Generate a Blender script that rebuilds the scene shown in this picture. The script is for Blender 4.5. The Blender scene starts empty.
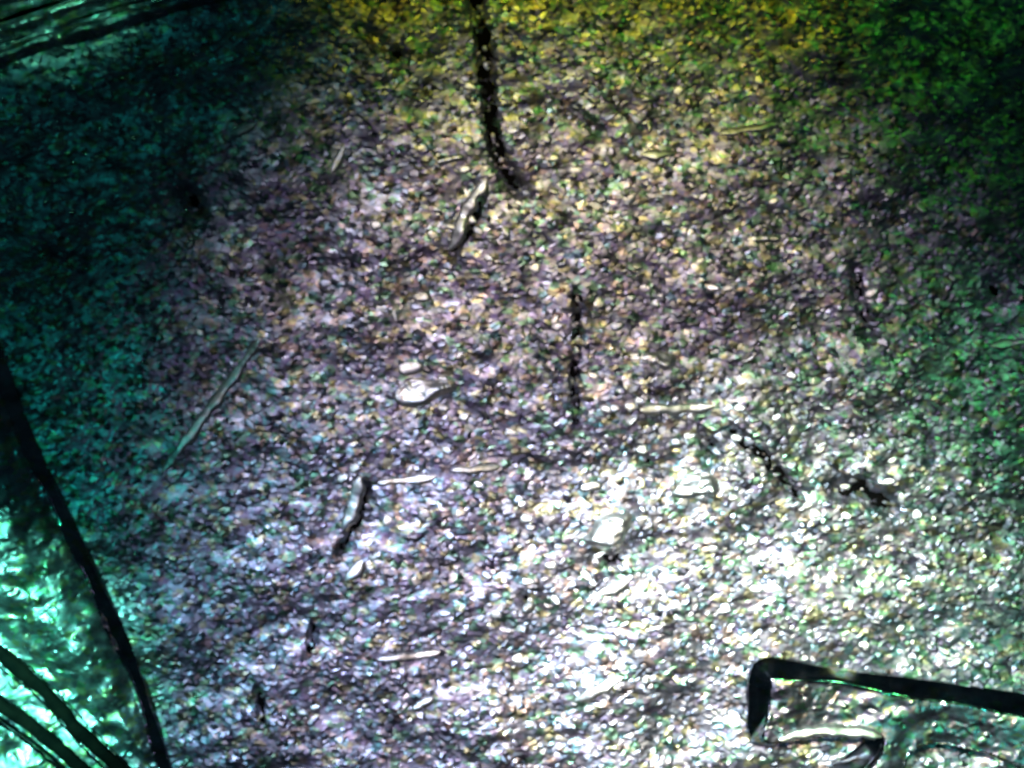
import bpy, math, random
import numpy as np

# ------------------------------------------------------------------ scene, camera, light
# 1 unit = 0.3 mm: the frame shows about 3 mm of a coin under a microscope.
S = bpy.context.scene
S.unit_settings.system = 'METRIC'
S.unit_settings.scale_length = 0.0003
col = S.collection

CAM_H = 22.0
cd = bpy.data.cameras.new('camera')
cd.sensor_width = 36.0
cd.lens = 36.0 * CAM_H / 10.24
cd.clip_start, cd.clip_end = 0.5, 400
cam = bpy.data.objects.new('camera', cd)
cd.dof.use_dof = True          # shallow microscope focus, set a little above the surface
cd.dof.focus_distance = CAM_H - 1.0
cd.dof.aperture_fstop = 0.118
cam.location = (0, 0, CAM_H)
col.objects.link(cam)
S.camera = cam

W = bpy.data.worlds.new('World')
S.world = W
W.use_nodes = True
W.node_tree.nodes['Background'].inputs[0].default_value = (0.002, 0.006, 0.008, 1)
W.node_tree.nodes['Background'].inputs[1].default_value = 1.0

S.view_settings.view_transform = 'Standard'
S.view_settings.look = 'None'
S.view_settings.exposure = 0.0
S.view_settings.gamma = 1.0
S.view_settings.use_curve_mapping = False


def W2(px, py):
    return ((px - 512) * 0.01, (384 - py) * 0.01)


def spot_lamp(name, px, py, radius, color, watts, az=118, tilt=38, dist=26.0, blend=1.0, size=0.5):
    """ring-light diodes and added tint spots, aimed under image point (px, py)"""
    x, y = W2(px, py)
    a, t = math.radians(az), math.radians(tilt)
    d = (math.sin(t) * math.cos(a), math.sin(t) * math.sin(a), math.cos(t))
    L = bpy.data.lights.new(name, 'SPOT')
    L.energy = watts
    L.color = color
    L.spot_size = 2 * math.atan(radius / dist)
    L.spot_blend = blend
    L.shadow_soft_size = size
    o = bpy.data.objects.new(name, L)
    o.location = (x + d[0] * dist, y + d[1] * dist, d[2] * dist)
    from mathutils import Vector
    o.rotation_euler = Vector(d).to_track_quat('Z', 'Y').to_euler()
    col.objects.link(o)
    return o


K = 100.0
# white diodes, cool ones lower and warm ones steeper, split for coloured fringes
spot_lamp('white_led', 800, 730, 3.7, (0.66, 1.0, 0.98), 255 * K, az=126, tilt=34)
spot_lamp('white_led', 770, 730, 3.7, (1.0, 0.86, 0.60), 110 * K, az=96, tilt=22)
spot_lamp('added_tint_spot', 510, 800, 4.6, (0.46, 0.62, 1.0), 105 * K, az=126, tilt=34)  # added pair that tints the lower centre
spot_lamp('added_tint_spot', 520, 800, 3.8, (1.0, 0.78, 0.74), 36 * K, az=96, tilt=22)
spot_lamp('white_led', 630, 490, 5.0, (0.84, 0.78, 1.0), 56 * K, az=126, tilt=34)
spot_lamp('white_led', 600, 430, 4.1, (1.0, 0.78, 0.48), 36 * K, az=96, tilt=22)
# added near-coaxial fill, gives the flat metal its lavender tone
spot_lamp('added_fill_spot', 590, 530, 5.8, (0.60, 0.46, 0.95), 10 * K, az=200, tilt=9)
# added colour spots, not ring diodes: amber at the top, green and teal sides
spot_lamp('added_amber_spot', 590, 15, 3.1, (0.64, 0.66, 0.01), 44 * K, az=110, tilt=28)
spot_lamp('added_green_spot', 680, 110, 4.6, (0.08, 0.62, 0.04), 11 * K, az=60, tilt=30)
spot_lamp('added_green_spot', 960, 640, 3.9, (0.12, 0.90, 0.30), 38 * K, az=75, tilt=28)
spot_lamp('added_teal_spot', 200, 720, 4.8, (0.01, 0.48, 0.40), 27 * K, az=150, tilt=28)
spot_lamp('added_teal_spot', 180, 330, 6.0, (0.01, 0.32, 0.28), 6.5 * K, az=130, tilt=30)
spot_lamp('added_teal_spot', -10, 690, 1.6, (0.16, 1.0, 0.62), 800 * K, az=130, tilt=24)
spot_lamp('added_teal_spot', 960, 730, 1.6, (0.05, 0.8, 0.60), 13 * K, az=323, tilt=14)  # added for a teal sheen on the letter's face
spot_lamp('added_green_spot', 30, -85, 1.15, (0.16, 0.95, 0.50), 300 * K, az=110, tilt=30)

# ------------------------------------------------------------------ materials
def metal(name, ramp, rough=(0.33, 0.48), scale=7.0, sat_scale=12.5, tarnish=0.32):
    m = bpy.data.materials.new(name)
    m.use_nodes = True
    nt = m.node_tree
    N, Lk = nt.nodes, nt.links
    b = N['Principled BSDF']
    b.inputs['Metallic'].default_value = 1.0
    tc = N.new('ShaderNodeTexCoord')
    mp = N.new('ShaderNodeMapping')
    mp.inputs['Scale'].default_value = (1.0, 1.35, 1.0)
    Lk.new(tc.outputs['Object'], mp.inputs['Vector'])
    vo = N.new('ShaderNodeTexVoronoi')
    vo.inputs['Scale'].default_value = sat_scale
    Lk.new(mp.outputs['Vector'], vo.inputs['Vector'])
    n1 = N.new('ShaderNodeSeparateColor')
    Lk.new(vo.outputs['Color'], n1.inputs['Color'])
    r1 = N.new('ShaderNodeValToRGB')
    r1.color_ramp.interpolation = 'CONSTANT' if len(ramp) > 4 else 'LINEAR'
    els = r1.color_ramp.elements
    while len(els) > 1:
        els.remove(els[-1])
    for i, (p, c) in enumerate(ramp):
        e = els[0] if i == 0 else els.new(p)
        e.position = p
        e.color = (*c, 1)
    Lk.new(n1.outputs['Red'], r1.inputs['Fac'])
    # a second, slower tarnish that darkens in patches
    n2 = N.new('ShaderNodeTexNoise')
    n2.inputs['Scale'].default_value = 3.2
    n2.inputs['Detail'].default_value = 4.0
    n2.inputs['Roughness'].default_value = 0.65
    Lk.new(mp.outputs['Vector'], n2.inputs['Vector'])
    r2 = N.new('ShaderNodeMapRange')
    r2.inputs['From Min'].default_value = 0.30
    r2.inputs['From Max'].default_value = 0.66
    r2.inputs['To Min'].default_value = tarnish
    r2.inputs['To Max'].default_value = 1.0
    Lk.new(n2.outputs['Fac'], r2.inputs['Value'])
    mx = N.new('ShaderNodeMix')
    mx.data_type = 'RGBA'
    mx.blend_type = 'MULTIPLY'
    mx.inputs['Factor'].default_value = 1.0
    Lk.new(r1.outputs['Color'], mx.inputs[6])
    Lk.new(r2.outputs['Result'], mx.inputs[7])
    Lk.new(mx.outputs[2], b.inputs['Base Color'])
    n3 = N.new('ShaderNodeTexNoise')
    n3.inputs['Scale'].default_value = scale
    n3.inputs['Detail'].default_value = 2.0
    Lk.new(mp.outputs['Vector'], n3.inputs['Vector'])
    r3 = N.new('ShaderNodeMapRange')
    r3.inputs['From Min'].default_value = 0.3
    r3.inputs['From Max'].default_value = 0.7
    r3.inputs['To Min'].default_value = rough[0]
    r3.inputs['To Max'].default_value = rough[1]
    Lk.new(n3.outputs['Fac'], r3.inputs['Value'])
    Lk.new(r3.outputs['Result'], b.inputs['Roughness'])
    return m


def dirt_and_shade(name, c1, c2):
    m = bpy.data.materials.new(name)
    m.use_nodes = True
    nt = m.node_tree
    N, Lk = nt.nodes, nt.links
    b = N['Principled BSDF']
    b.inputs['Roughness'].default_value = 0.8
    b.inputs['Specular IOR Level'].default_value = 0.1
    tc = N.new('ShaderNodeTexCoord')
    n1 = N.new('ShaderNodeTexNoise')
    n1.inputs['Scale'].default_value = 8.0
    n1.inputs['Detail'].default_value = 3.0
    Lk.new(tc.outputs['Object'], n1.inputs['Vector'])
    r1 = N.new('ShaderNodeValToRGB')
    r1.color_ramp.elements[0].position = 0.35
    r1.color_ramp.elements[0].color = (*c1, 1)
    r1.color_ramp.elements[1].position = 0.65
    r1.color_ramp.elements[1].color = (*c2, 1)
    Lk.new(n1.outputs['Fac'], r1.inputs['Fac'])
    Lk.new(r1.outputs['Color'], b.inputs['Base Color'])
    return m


TARNISH = [(0.0, (0.74, 0.70, 0.82)), (0.22, (0.50, 0.80, 0.56)), (0.33, (0.82, 0.76, 0.84)), (0.50, (0.92, 0.84, 0.54)),
           (0.60, (0.74, 0.78, 0.92)), (0.76, (0.64, 0.54, 0.72)), (0.88, (0.92, 0.70, 0.64)), (0.95, (0.52, 0.80, 0.86))]
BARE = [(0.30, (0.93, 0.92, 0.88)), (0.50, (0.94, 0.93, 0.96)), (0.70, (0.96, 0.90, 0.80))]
M_FIELD = metal('worn_coin_metal', TARNISH)
M_BARE_GLINT = metal('bare_metal_and_glint', BARE, rough=(0.36, 0.48), tarnish=0.9)  # scratches and chips, and the highlight strip on the letter
M_WALL = metal('smooth_struck_wall', TARNISH, rough=(0.10, 0.16))
M_LETTER = metal('smooth_letter_metal', TARNISH, rough=(0.28, 0.40))
M_DIRT_SHADE = dirt_and_shade('dark_grime_and_shade', (0.002, 0.002, 0.0025), (0.007, 0.005, 0.0045))  # grime in the cracks, and the painted shade strips

# ------------------------------------------------------------------ grain of the struck metal
rng = np.random.default_rng(11)
random.seed(5)
NT, CELL = 2048, 0.0125
PER = NT * CELL


def band(lx, ly, width, seed):
    r = np.random.default_rng(seed)
    f = np.fft.fft2(r.standard_normal((NT, NT)))
    ky = np.fft.fftfreq(NT, CELL)[:, None] * ly
    kx = np.fft.fftfreq(NT, CELL)[None, :] * lx
    k = np.hypot(kx, ky)
    f *= np.exp(-((k - 1.0) / width) ** 2)
    n = np.fft.ifft2(f).real
    return n / n.std()


g1 = band(0.125, 0.085, 0.5, 1)
g2 = band(0.42, 0.30, 0.6, 2)
g3 = band(1.5, 1.3, 0.6, 3)
env = 0.75 + 0.25 * np.tanh(band(0.8, 0.7, 0.6, 4))
# crystal grain: flat facets between random heights on a lattice of FX x FY
FX, FY = 0.038, 0.031
LN = (int(round(PER / FY)), int(round(PER / FX)))
rl = np.random.default_rng(21)


def speck(r, shape, patch):
    """mostly level metal with small raised specks and a few pits, thicker in some patches than in others"""
    h = r.normal(0, 0.0020, shape) * (0.7 + 0.6 * patch)
    u = r.uniform(0, 1, shape)
    h += np.where(u < 0.04 + 0.24 * patch, r.gamma(2.0, 0.0047, shape), 0)
    return h - np.where(u > 0.95, r.gamma(2.0, 0.005, shape), 0)


PATCH = 1 / (1 + np.exp(-1.6 * band(0.75, 0.5, 0.7, 9) - 0.2))
pj, pi_ = np.meshgrid(np.arange(LN[0]) * NT // LN[0], np.arange(LN[1]) * NT // LN[1], indexing='ij')
LAT = speck(rl, LN, PATCH[pj, pi_])
GS = 0.0065 * g2 * env + 0.018 * g3


def lattice(T):
    wx, wy = band(0.16, 0.16, 0.6, 31), band(0.16, 0.16, 0.6, 32)
    v = np.arange(NT)[:, None] / NT * LN[0] + 0.30 * wy
    u = np.arange(NT)[None, :] / NT * LN[1] + 0.30 * wx
    j, i = np.floor(v).astype(int), np.floor(u).astype(int)
    fv, fu = v - j, u - i
    i, j = i % LN[1], j % LN[0]
    j1, i1 = (j + 1) % LN[0], (i + 1) % LN[1]
    a, b, c, d = T[j, i], T[j, i1], T[j1, i1], T[j1, i]
    t1 = np.where(fu > fv, a + (b - a) * fu + (c - b) * fv, a + (d - a) * fv + (c - d) * fu)
    t2 = np.where(fu + fv < 1, a + (b - a) * fu + (d - a) * fv, c + (d - c) * (1 - fu) + (b - c) * (1 - fv))
    return np.where(rl.uniform(0, 1, LN)[j, i] < 0.5, t1, t2)


GT = lattice(LAT) + GS


def sample(T, x, y):
    u = (np.asarray(x) / CELL) % NT
    v = (np.asarray(y) / CELL) % NT
    i0, j0 = np.floor(u).astype(int), np.floor(v).astype(int)
    fu, fv = u - i0, v - j0
    i0 %= NT
    j0 %= NT
    i1, j1 = (i0 + 1) % NT, (j0 + 1) % NT
    return ((T[j0, i0] * (1 - fu) + T[j0, i1] * fu) * (1 - fv) + (T[j1, i0] * (1 - fu) + T[j1, i1] * fu) * fv)


def seg_dist(x, y, pts, closed):
    """distance to a polyline, and the parameter 0..1 along it"""
    pts = np.asarray(pts, float)
    n = len(pts)
    segs = [(pts[i], pts[(i + 1) % n]) for i in range(n if closed else n - 1)]
    best = np.full(np.shape(x), 1e9)
    par = np.zeros(np.shape(x))
    for k, (a, b) in enumerate(segs):
        d = b - a
        t = np.clip(((x - a[0]) * d[0] + (y - a[1]) * d[1]) / max(d @ d, 1e-12), 0, 1)
        q = np.hypot(x - a[0] - t * d[0], y - a[1] - t * d[1])
        w = q < best
        best = np.where(w, q, best)
        par = np.where(w, (k + t) / len(segs), par)
    return best, par


def inside(x, y, pts):
    r = np.zeros(np.shape(x), bool)
    n = len(pts)
    for i in range(n):
        (ax, ay), (bx, by) = pts[i], pts[(i + 1) % n]
        if ay == by:
            continue
        c = ((ay > y) != (by > y)) & (x < (bx - ax) * (y - ay) / (by - ay) + ax)
        r ^= c
    return r


def sdf(x, y, pts):
    d, _ = seg_dist(x, y, pts, True)
    return np.where(inside(x, y, pts), d, -d)


def smooth(pts, it=2):
    for _ in range(it):
        out = []
        n = len(pts)
        for i in range(n):
            (ax, ay), (bx, by) = pts[i], pts[(i + 1) % n]
            out += [(ax * .75 + bx * .25, ay * .75 + by * .25), (ax * .25 + bx * .75, ay * .25 + by * .75)]
        pts = out
    return pts


def sstep(t):
    t = np.clip(t, 0, 1)
    return t * t * (3 - 2 * t)


# gouges and cracks sunk into the field: image polyline, half width in px, depth
GOUGES = [
    ('crack', [(474, -14), (481, 30), (485, 60), (488, 90), (491, 125), (496, 152), (506, 172), (520, 190)], 7.5, 0.09),
    ('crack', [(577, 292), (578, 335), (575, 375), (577, 425)], 4.5, 0.06),
    ('crack', [(559, 372), (556, 395), (560, 414)], 3.2, 0.05),
    ('gouge', [(728, 430), (745, 443), (765, 458), (783, 477), (800, 497)], 6.0, 0.07),
    ('gouge', [(706, 436), (712, 450), (709, 462)], 6.5, 0.06),
    ('pit_and_shade', [(838, 490), (862, 489), (876, 497), (892, 508)], 11.0, 0.10),
    ('pit_and_shade', [(184, 192), (194, 202), (197, 210)], 8.0, 0.09),
    ('gouge', [(368, 486), (363, 505), (354, 528), (340, 552)], 4.5, 0.06),
    ('gouge', [(481, 200), (473, 222), (458, 244), (450, 256)], 5.0, 0.06),
    ('crack', [(314, 622), (312, 640), (309, 655)], 3.2, 0.05),
    ('pit_and_shade', [(524, 596), (531, 600)], 5.5, 0.05),
    ('gouge', [(856, 268), (862, 300), (871, 340)], 6.0, 0.05),
    ('pit_and_shade', [(992, 284), (1003, 297)], 7.5, 0.08),
    ('gouge', [(512, 170), (522, 186), (530, 195)], 5.0, 0.05),
    ('crack', [(258, 690), (262, 708), (262, 725)], 4.0, 0.05),
    ('gouge', [(640, 458), (655, 466), (672, 462)], 6.0, 0.05),
    ('pit_and_shade', [(596, 556), (615, 560), (630, 550)], 6.5, 0.05),  # dark patch painted in as the big flake's shadow
    ('gouge', [(276, 428), (290, 438), (302, 450)], 4.0, 0.05),
    ('gouge', [(360, 28), (385, 46), (405, 58)], 6.0, 0.06),
    ('gouge', [(565, 105), (585, 120), (600, 132)], 5.0, 0.05),
    ('pit_and_shade', [(902, 560), (912, 566)], 6.0, 0.05),
    ('gouge', [(928, 440), (930, 462)], 4.5, 0.05),
]
FAINT = (1, 2, 3, 4, 5, 11, 13, 15, 17, 18, 19, 20, 21)
GW = [(k, [W2(*p) for p in pl], w * 0.01, d) for k, pl, w, d in GOUGES]


def field_h(x, y, carve=True, T=None):
    z = sample(GT if T is None else T, x, y)
    if carve:
        for k, pl, w, d in GW:
            p = np.asarray(pl)
            m = ((x > p[:, 0].min() - 3 * w) & (x < p[:, 0].max() + 3 * w) &
                 (y > p[:, 1].min() - 3 * w) & (y < p[:, 1].max() + 3 * w))
            if m.any():
                q, t = seg_dist(x[m], y[m], pl, False)
                z[m] -= d * np.exp(-(q / (w * 0.9)) ** 2)
    return z


# ------------------------------------------------------------------ mesh helpers
def mesh_obj(name, V, F, mat, parent, smooth_shade=True):
    me = bpy.data.meshes.new(name)
    V = np.asarray(V, np.float32)
    F = np.asarray(F, np.int32)
    k = F.shape[1]
    me.vertices.add(len(V))
    me.vertices.foreach_set('co', V.ravel())
    me.loops.add(F.size)
    me.loops.foreach_set('vertex_index', F.ravel())
    me.polygons.add(len(F))
    me.polygons.foreach_set('loop_start', np.arange(0, F.size, k, dtype=np.int32))
    me.polygons.foreach_set('loop_total', np.full(len(F), k, np.int32))
    me.polygons.foreach_set('use_smooth', np.full(len(F), smooth_shade, bool))
    me.update(calc_edges=True)
    me.validate()
    me.materials.append(mat)
    o = bpy.data.objects.new(name, me)
    col.objects.link(o)
    o.parent = parent
    return o


def grid_faces(nx, ny, wrap=False):
    i = np.arange(nx - (0 if wrap else 1))
    j = np.arange(ny - 1)
    I, J = np.meshgrid(i, j)
    I1 = (I + 1) % nx
    return np.stack([J * nx + I, J * nx + I1, (J + 1) * nx + I1, (J + 1) * nx + I], -1).reshape(-1, 4)


def keep(V, F, mask):
    F = F[mask]
    u, inv = np.unique(F, return_inverse=True)
    return V[u], inv.reshape(F.shape)


# ------------------------------------------------------------------ the coin
coin = bpy.data.objects.new('coin', None)
col.objects.link(coin)
coin['label'] = 'worn scratched metal coin filling the frame, with part of a raised letter at lower right'
coin['category'] = 'coin'
CX, CY, RF = 7.1, -34.9, 40.2      # centre of the coin and radius of its flat field

# --- field: dense where the microscope looks, coarser outward
def stretched(a, b, step, lo, hi):
    core = np.arange(a, b + step / 2, step)
    def out(start, end):
        r, s, x = [], step, start
        sg = 1 if end > start else -1
        while (end - x) * sg > 0:
            s = min(s * 1.25, 1.5)
            x = x + sg * s
            r.append(x)
        return r
    return np.concatenate([out(a, lo)[::-1], core, out(core[-1], hi)])


xs = stretched(-6.1, 6.1, FX, CX - RF - 1, CX + RF + 1)
ys = stretched(-4.8, 4.6, FY, CY - RF - 1, CY + RF + 1)
X, Y = np.meshgrid(xs, ys)
rj = np.random.default_rng(8)
core = (np.abs(X) < 6) & (np.abs(Y) < 4.5)
X = X + np.where(core, rj.uniform(-0.36, 0.36, X.shape) * FX, 0)
Y = Y + np.where(core, rj.uniform(-0.36, 0.36, X.shape) * FY, 0)
R = np.hypot(X - CX, Y - CY)
fs = np.where(R > RF, RF / R, 1.0)
XF, YF = CX + (X - CX) * fs, CY + (Y - CY) * fs
Z = field_h(XF.ravel(), YF.ravel(), True, GS).reshape(XF.shape)
Z = Z + speck(rj, Z.shape, sample(PATCH, XF.ravel(), YF.ravel()).reshape(Z.shape))
V = np.stack([XF, YF, Z], -1).reshape(-1, 3)
Q = grid_faces(len(xs), len(ys))
flip = rj.uniform(0, 1, len(Q)) < 0.5
T1 = np.where(flip[:, None], Q[:, [0, 1, 2]], Q[:, [0, 1, 3]])
T2 = np.where(flip[:, None], Q[:, [0, 2, 3]], Q[:, [1, 2, 3]])
F = np.concatenate([T1, T2])
out = (R > RF).ravel()
V, F = keep(V, F, ~out[F].all(1))
mesh_obj('field', V, F, M_FIELD, coin, False)


# --- rings of the border: ridges and rim, dense in view
def angles():
    a0 = math.atan2(3.6 - CY, -4.2 - CX)
    dense = np.arange(a0 - 0.12, a0 + 0.10, 0.0005)
    rest = np.linspace(dense[-1], dense[0] + 2 * math.pi, 500)[1:-1]
    return np.concatenate([dense, rest])


def ring(name, r0, r1, h, mat, nr=14, label=None, wob=0.0, seed=0):
    th = angles()
    t = np.linspace(0, 1, nr)
    TH, T = np.meshgrid(th, t)
    rr = r0 + (r1 - r0) * T + wob * np.sin(TH * 97 + seed) * np.sin(TH * 61 + 2 * seed)
    x, y = CX + rr * np.cos(TH), CY + rr * np.sin(TH)
    prof = np.sin(np.pi * T) ** 0.75
    dents = 0.75 + 0.35 * np.tanh(1.5 * sample(g3, x * 2 + 3 * seed, y * 2))
    z = h * prof * dents + sample(GT, x, y) * 1.3 - 0.05 * (1 - prof)
    return mesh_obj(name, np.stack([x, y, z], -1).reshape(-1, 3), grid_faces(len(th), nr, True), mat, coin)


ring('rim_ridge', 39.98, 40.20, 0.13, M_FIELD, wob=0.02, seed=1)
ring('rim_ridge', 40.20, 40.43, 0.16, M_FIELD, wob=0.02, seed=2)
ring('rim_ridge', 40.44, 40.72, 0.19, M_FIELD, wob=0.02, seed=3)

# --- rim, edge and underside as one turned body
prof = [(40.6, -0.1), (40.75, 0.15), (41.0, 0.35), (41.6, 0.5), (42.6, 0.5), (43.0, 0.35), (43.15, 0.0),
        (43.15, -5.2), (42.9, -5.6), (42.0, -5.7), (40.6, -5.3), (20.0, -5.3), (0.01, -5.3)]
th = np.linspace(0, 2 * math.pi, 721)[:-1]
V = np.array([(CX + r * math.cos(a), CY + r * math.sin(a), z) for r, z in prof for a in th])
mesh_obj('rim', V, grid_faces(len(th), len(prof), True)[:, ::-1], M_FIELD, coin)


# --- raised relief: outline in image points, sloping walls, grain on top
def relief(name, outline, height, run, crown=0.0, step=0.0135, smooth_it=2, label=None, thin=0.0, grain=1.0, lumps=0.0, face=None, away=(-0.5, 1.0)):
    pts = smooth([W2(*p) for p in outline], smooth_it)
    p = np.asarray(pts)
    lo, hi = p.min(0) - 0.05, p.max(0) + 0.05
    gx, gy = np.arange(lo[0], hi[0], step), np.arange(lo[1], hi[1], step)
    X, Y = np.meshgrid(gx, gy)
    d = sdf(X, Y, pts)
    d = d + 0.003 * sample(g2, X, Y) + 0.006 * sample(g3, X, Y)
    gy, gx_ = np.gradient(d, step)
    away = np.clip(away[1] * gy + away[0] * gx_, 0, 1)
    run0 = run
    run = run * (1 - thin * sstep(away * 1.4)) * (1 + 0.14 * thin * sstep(gx_)) * (1 + 0.10 * sample(g3, X, Y))
    if thin:
        kern = np.exp(-np.linspace(-2, 2, 25) ** 2)
        kern /= kern.sum()
        pad = np.pad(run, 12, mode='edge')
        pad = np.apply_along_axis(lambda a: np.convolve(a, kern, 'valid'), 0, pad)
        run = np.apply_along_axis(lambda a: np.convolve(a, kern, 'valid'), 1, pad)
    t = np.clip(d / run, 0, 1)
    wall = t
    z = height * wall + crown * (1 - np.exp(-np.maximum(d - run0, 0) / 0.35))
    z = z + sample(GS, X, Y) * 0.2 + sample(GT, X, Y) * (0.02 + 0.9 * grain * sstep((d - run * .85) / (run * .4)) + 0.9 * sstep(-d / 0.05)) - 0.06 * (1 - sstep(d / 0.04))
    z = z + lumps * sample(g2, X, Y) * sstep((d - run) / 0.1)
    V = np.stack([X, Y, z], -1).reshape(-1, 3)
    F = grid_faces(len(gx), len(gy))
    dv = d.ravel()
    used = (dv > -0.03)[F].any(1)
    top = (dv - run.ravel() * 1.08 - 0.01)[F].mean(1) > 0
    o = mesh_obj(name, *keep(V, F, used & top), face or M_FIELD, coin)
    mesh_obj('wall', *keep(V, F, used & ~top), M_WALL, o)
    if label:
        o['label'] = label
    return o


letter = relief('letter', [(744, 664), (764, 651), (800, 658), (900, 672), (1024, 690), (1180, 712), (1230, 760),
                  (1180, 802), (1100, 786), (1014, 768), (975, 754), (932, 746), (912, 752), (905, 775),
                  (850, 860), (760, 985), (640, 985), (700, 900), (796, 778), (862, 742), (852, 737),
                  (800, 742), (762, 748), (742, 744)], 0.185, 0.205, crown=0.03, smooth_it=1, thin=0.72, grain=0.8, face=M_LETTER,
       label='raised letter with a blunt serif and dark sloping walls')
relief('relief_band', [(-60, 190), (8, 352), (34, 430), (75, 515), (112, 592), (146, 668), (176, 768), (210, 900),
                       (250, 1010), (240, 880), (124, 764), (82, 724), (46, 682), (0, 648), (-120, 560), (-200, 300)],
       0.115, 0.15, crown=0.22, lumps=0.006, thin=0.7, away=(0.7, 0.7), label='raised band with a bright crest and a dark wall')
relief('relief_strip', [(-60, 618), (0, 664), (44, 696), (78, 738), (112, 770), (190, 860), (150, 850), (92, 772), (66, 748), (30, 720), (0, 698), (-60, 652)],
       0.03, 0.03, crown=0.02, smooth_it=1, label='narrow dull strip between two dark grooves')
relief('relief_band', [(-80, 664), (0, 712), (30, 733), (66, 762), (90, 786), (170, 870), (60, 960), (-160, 900)],
       0.08, 0.07, crown=0.10, lumps=0.006, label='raised bright corner below the narrow strip')


# --- grime lying in the cracks and pits, and dark strips painted as shade
def strip(name, pl, w, mat, lift, dome, ragged=0.35, across=7, seed=0, base_carve=True, asym=0.0, T=None, parent=None, lean=0.0):
    pl = np.asarray(pl, float)
    seg = np.hypot(*np.diff(pl, axis=0).T)
    s = np.concatenate([[0], np.cumsum(seg)])
    n = max(8, int(s[-1] / 0.022))
    u = np.linspace(0, s[-1], n)
    px, py = np.interp(u, s, pl[:, 0]), np.interp(u, s, pl[:, 1])
    tx, ty = np.gradient(px), np.gradient(py)
    L = np.hypot(tx, ty) + 1e-9
    nx, ny = -ty / L, tx / L
    r = np.random.default_rng(seed + 100)
    def wob(k):
        a = np.convolve(r.standard_normal(n + 12), np.ones(5) / 5, 'same')[6:6 + n]
        return k * a * 2
    taper = np.clip(np.minimum(u, s[-1] - u) / (1.6 * w), 0.02, 1) ** 0.5
    wl = w * taper * np.clip(1 + wob(ragged), 0.35, 1.8)
    wr = w * taper * np.clip(1 + wob(ragged), 0.35, 1.8)
    v = np.linspace(-1, 1, across)
    off = np.where(v[:, None] < 0, v[:, None] * wl[None], v[:, None] * wr[None])
    x, y = px[None] + off * nx[None], py[None] + off * ny[None]
    pr = np.clip(1 - np.abs(v[:, None]) ** 2.2, 0, 1) * (1 + asym * v[:, None])
    hz = dome * pr * taper[None] * np.clip(1 + wob(0.3), 0.4, 1.6)[None]
    z = field_h(x.ravel(), y.ravel(), base_carve, T).reshape(x.shape) + hz + lift + lean * (0.53 * (x - px[None]) - 0.85 * (y - py[None])) - 0.03 * (np.abs(v[:, None]) > 0.99)
    return mesh_obj(name, np.stack([x, y, z], -1).reshape(-1, 3), grid_faces(n, across), mat, parent or coin)


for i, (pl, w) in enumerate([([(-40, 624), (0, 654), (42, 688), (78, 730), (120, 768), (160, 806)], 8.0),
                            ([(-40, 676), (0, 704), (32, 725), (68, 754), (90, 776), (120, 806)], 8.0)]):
    strip('groove_shade', [W2(*p) for p in pl], w * 0.0095, M_DIRT_SHADE, 0.045, 0.02, ragged=0.08, seed=70 + i, T=GS)  # near-black strips painted in for the shade of the groove walls
for i, (k, pl, w, d) in enumerate(GW):
    strip(k, pl, w * 0.95, M_DIRT_SHADE, (0.0 if i in (0, 1, 3, 5) else -0.003 if i == 16 else -0.008 if i in FAINT else 0.002), 0.010, ragged=0.5, seed=i, T=GS)

# --- light scratches: burrs of bare metal pushed up along a line
SCR = [
    ([(162, 472), (185, 441), (208, 410), (232, 376), (248, 354), (260, 340)], 3.8, 0.06),
    ([(640, 410), (668, 408), (692, 408), (716, 405)], 4.2, 0.07),
    ([(452, 470), (478, 468), (500, 466)], 3.2, 0.06),
    ([(378, 483), (408, 480), (436, 476)], 3.0, 0.05),
    ([(360, 477), (356, 497), (349, 515), (342, 530)], 6.0, 0.09),
    ([(486, 180), (474, 196), (464, 214), (456, 236), (448, 250)], 4.5, 0.08),
    ([(718, 134), (736, 131), (756, 128), (776, 124)], 3.6, 0.06),
    ([(378, 659), (410, 657), (440, 652)], 2.8, 0.05),
    ([(640, 155), (658, 155), (676, 152)], 3.4, 0.06),
    ([(230, 135), (243, 128), (256, 124)], 3.6, 0.05),
    ([(362, 560), (352, 572), (346, 580)], 6.0, 0.07),
    ([(598, 594), (614, 586), (630, 578)], 5.0, 0.08),
    ([(990, 346), (1008, 343), (1026, 341)], 3.4, 0.05),
    ([(332, 172), (340, 156), (344, 146)], 3.0, 0.05),
    ([(575, 700), (600, 688), (622, 676)], 5.0, 0.07),
    ([(100, 640), (124, 700)], 1.6, 0.03),
]
for i, (pl, w, h) in enumerate(SCR[:-1]):
    strip('scratch', [W2(*p) for p in pl], w * 0.016, M_BARE_GLINT, 0.022, h * 0.12, ragged=0.25, lean=0.26, T=0.6 * GS + 0.4 * GT, seed=40 + i, base_carve=False)

strip('ledge_highlight', [W2(*p) for p in [(776, 736), (796, 730), (822, 726), (850, 728), (878, 733)]], 0.065, M_BARE_GLINT, 0.235, 0.012,
      ragged=0.2, lean=0.22, T=GS, seed=91, parent=letter)  # pale strip laid on as the highlight of the lower ledge

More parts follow.
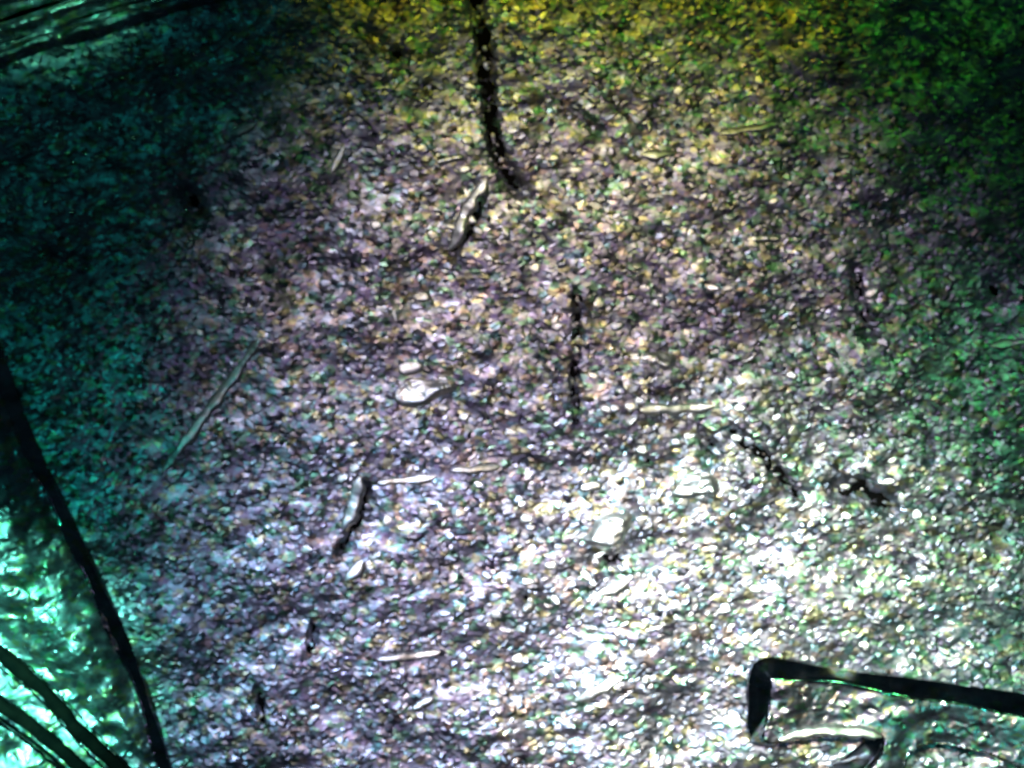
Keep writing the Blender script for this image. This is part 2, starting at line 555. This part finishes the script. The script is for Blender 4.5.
# --- flakes: tilted chips of bare metal, high side to the lower right
def flake(outline, h, az=-62, label=None):
    cxy = np.asarray(outline, float).mean(0)
    pts = smooth([W2(*(cxy + 1.28 * (np.asarray(p) - cxy))) for p in outline], 2)
    p = np.asarray(pts)
    lo, hi = p.min(0) - 0.03, p.max(0) + 0.03
    gx, gy = np.arange(lo[0], hi[0], 0.014), np.arange(lo[1], hi[1], 0.014)
    X, Y = np.meshgrid(gx, gy)
    d = sdf(X, Y, pts)
    a = math.radians(az)
    q = (X - p[:, 0].mean()) * math.cos(a) + (Y - p[:, 1].mean()) * math.sin(a)
    D = max(d.max(), 0.05)
    z = (0.22 * h + 0.29 * q + 0.5 * sample(GT, X, Y)) * sstep(d / 0.08) + 0.18 * D * (1 - (1 - np.clip(d / D, 0, 1)) ** 2) + 0.4 * sample(GT, X, Y) - 0.03 * (1 - sstep(d / 0.02))
    V = np.stack([X, Y, z], -1).reshape(-1, 3)
    V, F = keep(V, grid_faces(len(gx), len(gy)), (d.ravel() > -0.015)[grid_faces(len(gx), len(gy))].any(1))
    return mesh_obj('flake', V, F, M_BARE_GLINT, coin)


for o, h in [
    ([(583, 538), (594, 530), (596, 515), (612, 514), (630, 514), (626, 532), (616, 548), (600, 546)], 0.14),
    ([(672, 490), (688, 478), (704, 474), (716, 480), (714, 498), (700, 496), (682, 500)], 0.12),
    ([(399, 392), (412, 380), (430, 382), (450, 380), (452, 392), (436, 396), (424, 406), (402, 404)], 0.11),
    ([(748, 236), (764, 234), (779, 235), (778, 243), (760, 243), (749, 243)], 0.06),
    ([(413, 294), (428, 291), (430, 301), (415, 302)], 0.06),
    ([(630, 354), (650, 352), (672, 354), (672, 366), (662, 372), (650, 362), (630, 362)], 0.06),
    ([(194, 158), (206, 156), (206, 168), (196, 170)], 0.06),
    ([(184, 240), (196, 238), (196, 248), (186, 252)], 0.06),
    ([(157, 190), (172, 188), (170, 200), (158, 198)], 0.05),
    ([(580, 484), (600, 480), (602, 490), (582, 494)], 0.05),
    ([(436, 158), (462, 152), (464, 162), (438, 166)], 0.05),
    ([(636, 94), (654, 94), (654, 103), (638, 104)], 0.05),
    ([(848, 58), (868, 54), (870, 62), (850, 66)], 0.05),
    ([(878, 188), (890, 186), (890, 196), (880, 197)], 0.05),
    ([(890, 396), (902, 395), (902, 405), (891, 406)], 0.05),
    ([(400, 362), (424, 362), (420, 374), (400, 376)], 0.05),
    ([(520, 606), (534, 600), (536, 612), (522, 616)], 0.05),
    ([(410, 706), (430, 694), (436, 702), (418, 714)], 0.06),
    ([(816, 446), (828, 440), (826, 452), (816, 456)], 0.05),
    ([(4, 526), (30, 524), (32, 536), (20, 542), (2, 540)], 0.06),
]:
    flake(o, h)

# --- grains: small rounded lumps; the larger ones singly, the rest as one mass
def grain_shape(seed):
    """a small angular plate: ragged polygon with a flat top and bevelled edge"""
    r = np.random.default_rng(seed)
    seg = int(r.integers(6, 9))
    lx, ly = r.uniform(0.040, 0.066), r.uniform(0.030, 0.044)
    an = (np.arange(seg) + r.uniform(-0.32, 0.32, seg)) * 2 * math.pi / seg
    rad = r.uniform(0.72, 1.2, seg)
    V = []
    for q, z in ((1.0, -0.010), (0.80, 0.004), (0.55, 0.007)):
        for a, k in zip(an, rad):
            V.append((lx * q * k * math.cos(a), ly * q * k * math.sin(a), z))
    V.append((0, 0, 0.008))
    F = []
    for k in range(2):
        for j in range(seg):
            a, b = k * seg + j, k * seg + (j + 1) % seg
            F += [(a, b, b + seg), (a, b + seg, a + seg)]
    for j in range(seg):
        F.append((2 * seg + j, 2 * seg + (j + 1) % seg, len(V) - 1))
    return np.array(V), np.array(F)


SHAPES = [grain_shape(200 + i) for i in range(12)]
r = np.random.default_rng(77)


def density(px, py):
    d = 0.10 + 0.9 * np.exp(-(((px - 640) / 330) ** 2 + ((py - 520) / 330) ** 2))
    d = np.maximum(d, 0.75 * np.exp(-(((px - 590) / 190) ** 2 + ((py - 90) / 170) ** 2)))
    return d


ZONES = [relief_pts for relief_pts in (
    [(735, 645), (1100, 645), (1100, 800), (735, 800)],
    [(-60, 170), (10, 335), (190, 790), (-60, 790)],
    [(-60, -60), (230, -60), (210, 12), (-60, 75)])]
pos = []
while len(pos) < 2600:
    px, py = r.uniform(-30, 1054), r.uniform(-30, 800)
    if r.uniform() > density(px, py):
        continue
    if any(inside(np.array([px]), np.array([py]), z)[0] for z in ZONES):
        continue
    if any(abs(px - a[0]) < 9 and abs(py - a[1]) < 6 for a in pos[-400:]):
        continue
    pos.append((px, py, r.uniform(0.55, 1.25), r.normal(0, 0.45), int(r.integers(12))))
inview = sorted((p for p in pos if 8 < p[0] < 1016 and 8 < p[1] < 760), key=lambda p: -p[2])
big, rest = inview[:300], [p for p in pos if p not in set(inview[:300])]
cache = {}
for px, py, s, a, k in big:
    x, y = W2(px, py)
    z = float(field_h(np.array([x]), np.array([y]))[0])
    key = (k, r.uniform() < 0.55)
    if key not in cache:
        o = mesh_obj('grain', *SHAPES[k], M_BARE_GLINT if key[1] else M_FIELD, coin, False)
        cache[key] = o
    else:
        o = cache[key].copy()
        col.objects.link(o)
    o.location = (x, y, z + 0.004)
    o.rotation_euler = (r.normal(-0.17, 0.16), r.normal(-0.10, 0.14), a)
    o.scale = (s * 1.15, s * 1.15, s)
VV, FF, n = [], [], 0
for px, py, s, a, k in rest:
    x, y = W2(px, py)
    z = float(field_h(np.array([x]), np.array([y]))[0])
    v, f = SHAPES[k]
    c, sn = math.cos(a), math.sin(a)
    VV.append(np.stack([x + s * (v[:, 0] * c - v[:, 1] * sn), y + s * (v[:, 0] * sn + v[:, 1] * c), z + s * v[:, 2]], -1))
    FF.append(f + n)
    n += len(v)
g = mesh_obj('fine_grain', np.concatenate(VV), np.concatenate(FF), M_FIELD, coin, False)
g['kind'] = 'stuff'
